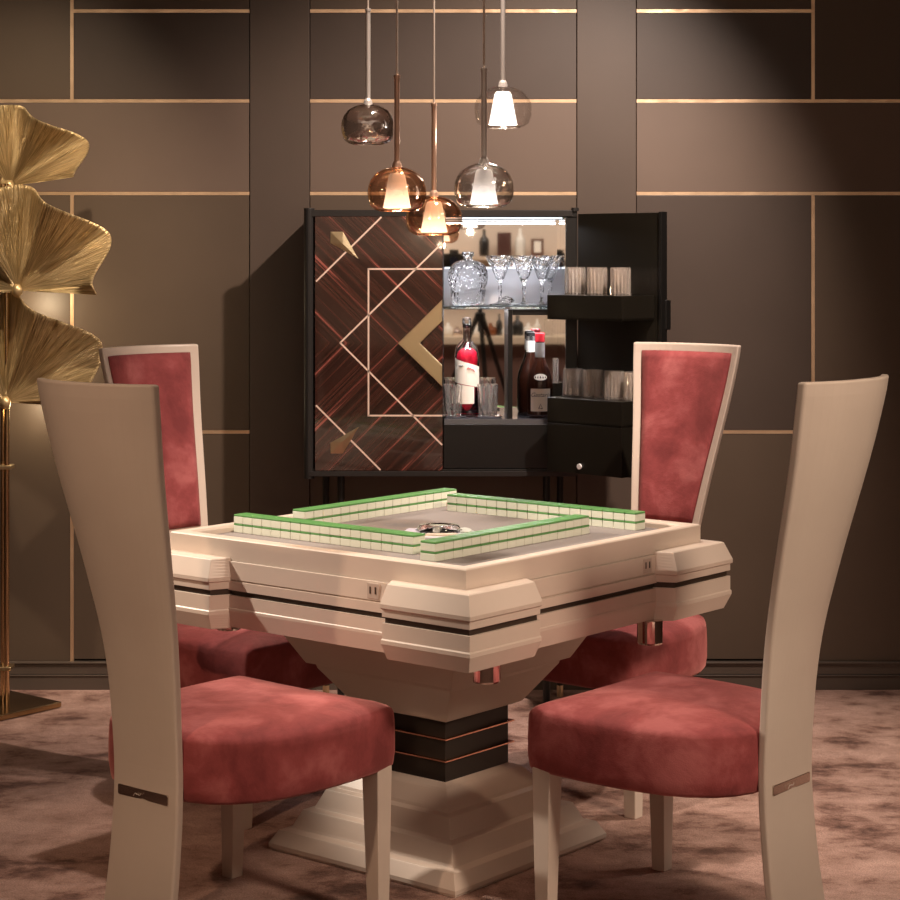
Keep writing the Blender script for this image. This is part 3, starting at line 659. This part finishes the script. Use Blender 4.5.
lb3 = wraplabel('oval_badge', .0305, 235, 305, lambda k: .128 - .010 * math.sin(PI * k) ** .5, lambda k: .128 + .010 * math.sin(PI * k) ** .5, M_paper, b1)
for v_ in lb3.data.vertices:
    s_ = 1 + (.138 - v_.co.z) * 9; v_.co.x *= s_ * 1.06; v_.co.y *= s_ * 1.06
tx = text_mesh('label_script', 'Gastaria', .0185, M_ink, lb); tx.rotation_euler = (R(90), 0, 0); tx.location = (0, -.0412, .073)
curve('label_emblem', [(-.006, -.0412, .030), (.0, -.0412, .045), (.006, -.0412, .030), (-.006, -.0412, .031), (.006, -.0412, .031)], .0012, M_ink, lb)
b2 = brown(M_black, kx(531, 6.33), 6.33, 'dark bottle with black cap behind the red capped bottle', .99)
wraplabel('neck_foil', .0148, 0, 359.9, lambda k: .200, lambda k: .250, mat('pale_foil', (.7, .66, .6), .5), b2, 24)

# ------------------------------------------------------------------ pendant lamps
def pendant(name, px, py_top, py_bot, hw_px, Y, stem_top, gm, dif, label, stem_m, light, lcol=(1, .82, .62), dk=1.0):
    s_ = F_PX / Y; X = (px - CX) / s_; zt = HC - (py_top - YH) / s_; zb = HC - (py_bot - YH) / s_; hw = hw_px / s_; hh = zt - zb
    r = empty(name, (X, Y, zb)); tag(r, label, 'pendant lamp', 'glass pendant lamps over the table')
    pr = [(.60, .0), (.72, .02), (.88, .10), (.97, .24), (1., .40), (.98, .55), (.90, .70), (.74, .84), (.52, .93), (.30, .98), (.14, 1.0), (.10, 1.03)]
    o = MB(); seg = 48; o.loft([[(hw * a_ * math.cos(2 * PI * i / seg), hw * a_ * math.sin(2 * PI * i / seg), hh * z) for i in range(seg)] for a_, z in pr], False, False)
    o.done('glass_globe', gm, r, smooth=True)
    o = MB(); o.loft([[(rr * math.cos(2 * PI * i / 48), rr * math.sin(2 * PI * i / 48), z) for i in range(48)] for rr, z in ((hw * .60, -.001), (hw * .62, .0015), (hw * .60, .003), (hw * .57, .0015), (hw * .60, -.001))], False, False); o.done('globe_lip', gm, r, smooth=True)
    zs = HC - (stem_top - YH) / s_ - zb
    st = MB(); st.lathe([(.0062, hh), (.0062, zs), (.0075, zs), (.0075, zs + .006), (.003, zs + .007)], 16); st.done('stem', stem_m, r, smooth=False)
    MB().lathe([(.012, hh * .99), (.010, hh + .008), (.0065, hh + .014)], 16).done('collar', stem_m, r)
    MB().lathe([(.0024, zs + .004), (.0024, ZC - zb)], 8).done('cable', mat('pale_cable', (.80, .68, .58), .5), r)
    if dif is not None:
        db, dt_ = hw * .47 * dk, hw * .28 * dk
        o = MB(); o.loft([[(rr * math.cos(2 * PI * i / 32), rr * math.sin(2 * PI * i / 32), z) for i in range(32)] for rr, z in ((db, hh * .07), (dt_, hh * .80), (dt_ * .8, hh * .86), (.004, hh * .87))], False, True)
        df = o.done('frosted_diffuser', dif, r, smooth=True)
        MB().lathe([(.003, hh * .12), (.010, hh * .16), (.012, hh * .24), (.007, hh * .36), (.002, hh * .4)], 16).done('bulb', M_ledwarm, df, smooth=True)
        point(name + '_light', (X, Y, zb - .012), light, .012, lcol)
M_stemglass = mat('silvered_stem_glass', (.85, .78, .73), .3, .35); M_stemcop = mat('coppered_stem_glass', (.80, .52, .38), .28, .5)
pendant('pendant_lamp', 368, 104, 144, 27, 5.0, 11, M_gchrome, None, 'unlit mirrored chrome glass pendant lamp, leftmost of the cluster', M_stemglass, 0)
pendant('pendant_lamp', 397, 167, 211, 29.5, 4.55, 78, M_gcopper, M_difwarm, 'copper glass pendant lamp between the chrome one and the lowest one', M_stemcop, .22, (1, .72, .48))
pendant('pendant_lamp', 434, 196, 235, 28.5, 4.85, 106, M_gcopper, M_difwarm, 'lowest copper glass pendant lamp in the middle of the cluster', M_stemcop, .22, (1, .72, .48))
pendant('pendant_lamp', 484, 163, 207, 30, 4.5, 71, M_gsmoke, M_difwhite, 'smoky silver glass pendant lamp hanging in front of the clear one', M_stemglass, .25)
pendant('pendant_lamp', 503, 86, 127.5, 29, 4.9, -40, M_gclear, M_difclear, 'clear glass pendant lamp, the highest and furthest right', M_stemglass, .35, (1, .88, .76), 1.05)

# ------------------------------------------------------------------ gold ginkgo floor lamp
gl = empty('floor_lamp', (-1.385, 6.17, 0)); tag(gl, 'gold floor lamp of stacked ginkgo fan leaves at the left edge', 'floor lamp')
gx, gy = -1.385, 6.17
def GL(p): return (p[0] - gx, p[1] - gy, p[2])
tri = [(-1.212, 6.165), (-1.475, 6.385), (-1.505, 5.80)]
MB().loft([[GL((x, y, .003)) for x, y in tri], [GL((x, y, .020)) for x, y in tri]]).done('base_plate', M_goldbase, gl, bevel=.003)
for x, y in ((-1.381, 6.16), (-1.398, 6.185)): MB().tube(GL((x, y, .02)), GL((x, y, 1.62)), .0085, 16).done('pole', M_pole, gl, smooth=False)
for z in (.125, .745): MB().box(-.033, .020, -.026, .03, z - .006, z + .006).done('pole_clamp', M_brushed, gl, bevel=.003)
def leaf(pxp, pyp, Y, rad, a_hi, a_lo, folds, amp, ph, squash=1.0, shape=None):
    s_ = F_PX / Y; X = (pxp - CX) / s_; Z = HC - (pyp - YH) / s_
    na, nr = 220, 26; v_ = []; f = []; uv = []
    for i in range(na + 1):
        k = i / na; a_ = R(a_hi + (a_lo - a_hi) * k)
        # wavy outer rim
        rr = rad * (1 + .05 * math.cos(2 * PI * (folds * k + ph)) + .015 * math.sin(31 * k)) * (shape(math.degrees(a_)) if shape else 1)
        for j in range(nr + 1):
            t_ = j / nr; r_ = .012 + (rr - .012) * t_
            ph_ = (folds * k + ph) % 1.0
            wv = 1 - 4 * abs(ph_ - .5)
            wv = math.sin(wv * PI / 2 * .92) * .55 + wv * .45
            dy = -amp * (t_ ** 1.15) * wv - .03 * t_ * t_
            sh = .20 * amp * t_ * math.cos(2 * PI * (folds * k + ph))
            v_.append((X + r_ * math.cos(a_) + sh - gx, Y + dy - gy, Z + r_ * math.sin(a_) * squash)); uv.append((k, t_))
    for i in range(na):
        for j in range(nr): q = i * (nr + 1) + j; f.append((q, q + 1, q + nr + 2, q + nr + 1))
    o = MB().add(v_, f).done('ginkgo_leaf', M_gold, gl, fix=False, smooth=True)
    ul = o.data.uv_layers.new(name='uv')
    for l_ in o.data.loops: ul.data[l_.index].uv = uv[l_.vertex_index]
    sd = o.modifiers.new('thick', 'SOLIDIFY'); sd.thickness = .004
    MB().lathe([(.006, 0), (.016, .01), (.018, .025), (.008, .04)], 16, (X - gx, Y - .012 - gy, Z - .022)).done('leaf_stalk', M_gold, o, smooth=True)
leaf(10, 186, 6.20, .245, 190, 6, 3.1, .075, .35, 1)
leaf(18, 290, 6.10, .285, 190, -2, 3.3, .085, .30, 1.08)
leaf(6, 402, 6.14, .305, 190, -2, 3.2, .075, .40, 1.06)
for z in (1.24, .92): point('floor_lamp_glow', (-1.33, 6.30, z), .9, .03, (1, .78, .5))

# ------------------------------------------------------------------ the room's far side, seen in the cabinet mirrors
M_shelfw = mat('beige_shelf', (.60, .45, .32), .6)
sh = empty('wall_shelf', (.05, YR + .15, 1.39)); tag(sh, 'beige wall shelf of bottles seen in the upper cabinet mirror', 'shelf')
MB().box(-1.1, 1.1, -.15, .15, -.03, 0).done('shelf_board', M_shelfw, sh)
for x in (-.8, .8): MB().box(x - .02, x + .02, -.15, .10, -.20, -.0305).done('shelf_bracket', M_shelfw, sh)
ct = empty('sideboard', (.2, YR + .30, 0)); tag(ct, 'low beige sideboard seen in the lower cabinet mirror', 'sideboard')
MB().box(-1.3, 1.3, -.28, .28, .70, .76).done('top', mat('sideboard_top', (.72, .58, .42), .5), ct, bevel=.004)
MB().box(-1.2, 1.2, -.25, .22, .05, .70).done('body', mat('sideboard_body', (.14, .07, .05), .6), ct)
def rx_(px): return (px - CX) * 16.1 / F_PX
def bottle(X, Y, z, h_, r_, m, label, grp):
    o = MB().lathe([(r_ * .9, 0), (r_, .01), (r_, h_ * .55), (r_ * .8, h_ * .66), (r_ * .32, h_ * .76), (r_ * .30, h_), (r_ * .05, h_)], 20).done('display_bottle', m, smooth=True); o.location = (X, Y, z); tag(o, label, 'bottle', grp)
M_amber = mat('amber_glass', (.20, .06, .02), .1)
bottle(rx_(484), YR + .16, 1.3905, .215, .040, M_black, 'black bottle on the wall shelf reflected in the upper mirror', 'bottles on the wall shelf')
bottle(rx_(520), YR + .16, 1.3905, .225, .042, mat('pale_bottle', (.75, .7, .62), .2), 'pale bottle on the wall shelf reflected in the upper mirror', 'bottles on the wall shelf')
bx = MB().box(-.055, .055, -.05, .05, 0, .19).done('gift_box', mat('dark_red_box', (.07, .025, .018), .4), bevel=.003); bx.location = (rx_(504), YR + .16, 1.3905); tag(bx, 'dark box on the wall shelf between the two bottles', 'box')
MB().box(-.03, .03, -.0505, -.052, .03, .15).done('box_window', M_amber, bx)
bx = MB().box(-.05, .05, -.045, .045, 0, .14).done('gift_box', mat('brown_box', (.12, .05, .03), .4), bevel=.003); bx.location = (rx_(537), YR + .16, 1.3905); tag(bx, 'small brown box on the wall shelf right of the pale bottle', 'box')
MB().box(-.028, .028, .045, .047, .03, .12).done('box_label', M_paper, bx)
for i, (px, h_, r_, m) in enumerate(((448, .10, .04, M_paper), (457, .07, .04, M_chrome), (466.5, .12, .03, M_amber), (476, .08, .04, M_paper), (490, .10, .05, M_amber), (498.5, .17, .026, M_black), (506, .08, .04, M_paper), (516.5, .16, .048, M_black), (527, .10, .04, M_paper), (536, .13, .03, M_paper), (547, .19, .035, M_glass))):
    bottle(rx_(px), YR + .34, .7605, h_, r_, m, 'small bottle on the sideboard in the mirror, %s from the left' % ords[i], 'bottles on the sideboard')
# photographer's camera on its tripod
tr = empty('camera_tripod', (.17, -.22, 0)); tag(tr, 'black tripod seen in the cabinet mirror', 'tripod')
MB().tube((0, 0, .90), (0, 0, 1.28), .016).done('centre_column', M_black, tr)
MB().box(-.20, .03, -.02, .02, 1.262, 1.295).done('side_arm', M_black, tr)
for a_ in (80, 200, 320):
    c2, s2 = math.cos(R(a_)), math.sin(R(a_)); MB().tube((c2 * .02, s2 * .02, 1.0), (c2 * .42, s2 * .42, .012), .017, 12, .011).done('leg', M_black, tr)
MB().lathe([(.03, .97), (.035, .98), (.035, 1.02), (.02, 1.03)], 16).done('leg_crown', M_black, tr)
pc = empty('photo_camera', (0, -.22, 1.30)); tag(pc, 'black camera on the tripod reflected in the cabinet mirror', 'camera')
MB().box(-.075, .075, -.04, .035, .0, .11).done('body', M_black, pc, bevel=.01)
MB().box(-.03, .03, -.03, .03, .108, .135).done('viewfinder', M_black, pc, bevel=.006)
o = MB(); o.tube((0, .03, .06), (0, .14, .06), .042, 24); o.done('lens', M_black, pc, bevel=.003)
o = MB(); o.tube((0, .1405, .06), (0, .142, .06), .030, 24); o.done('lens_glass', mat('lens_coating', (.02, .02, .05), .02), pc)
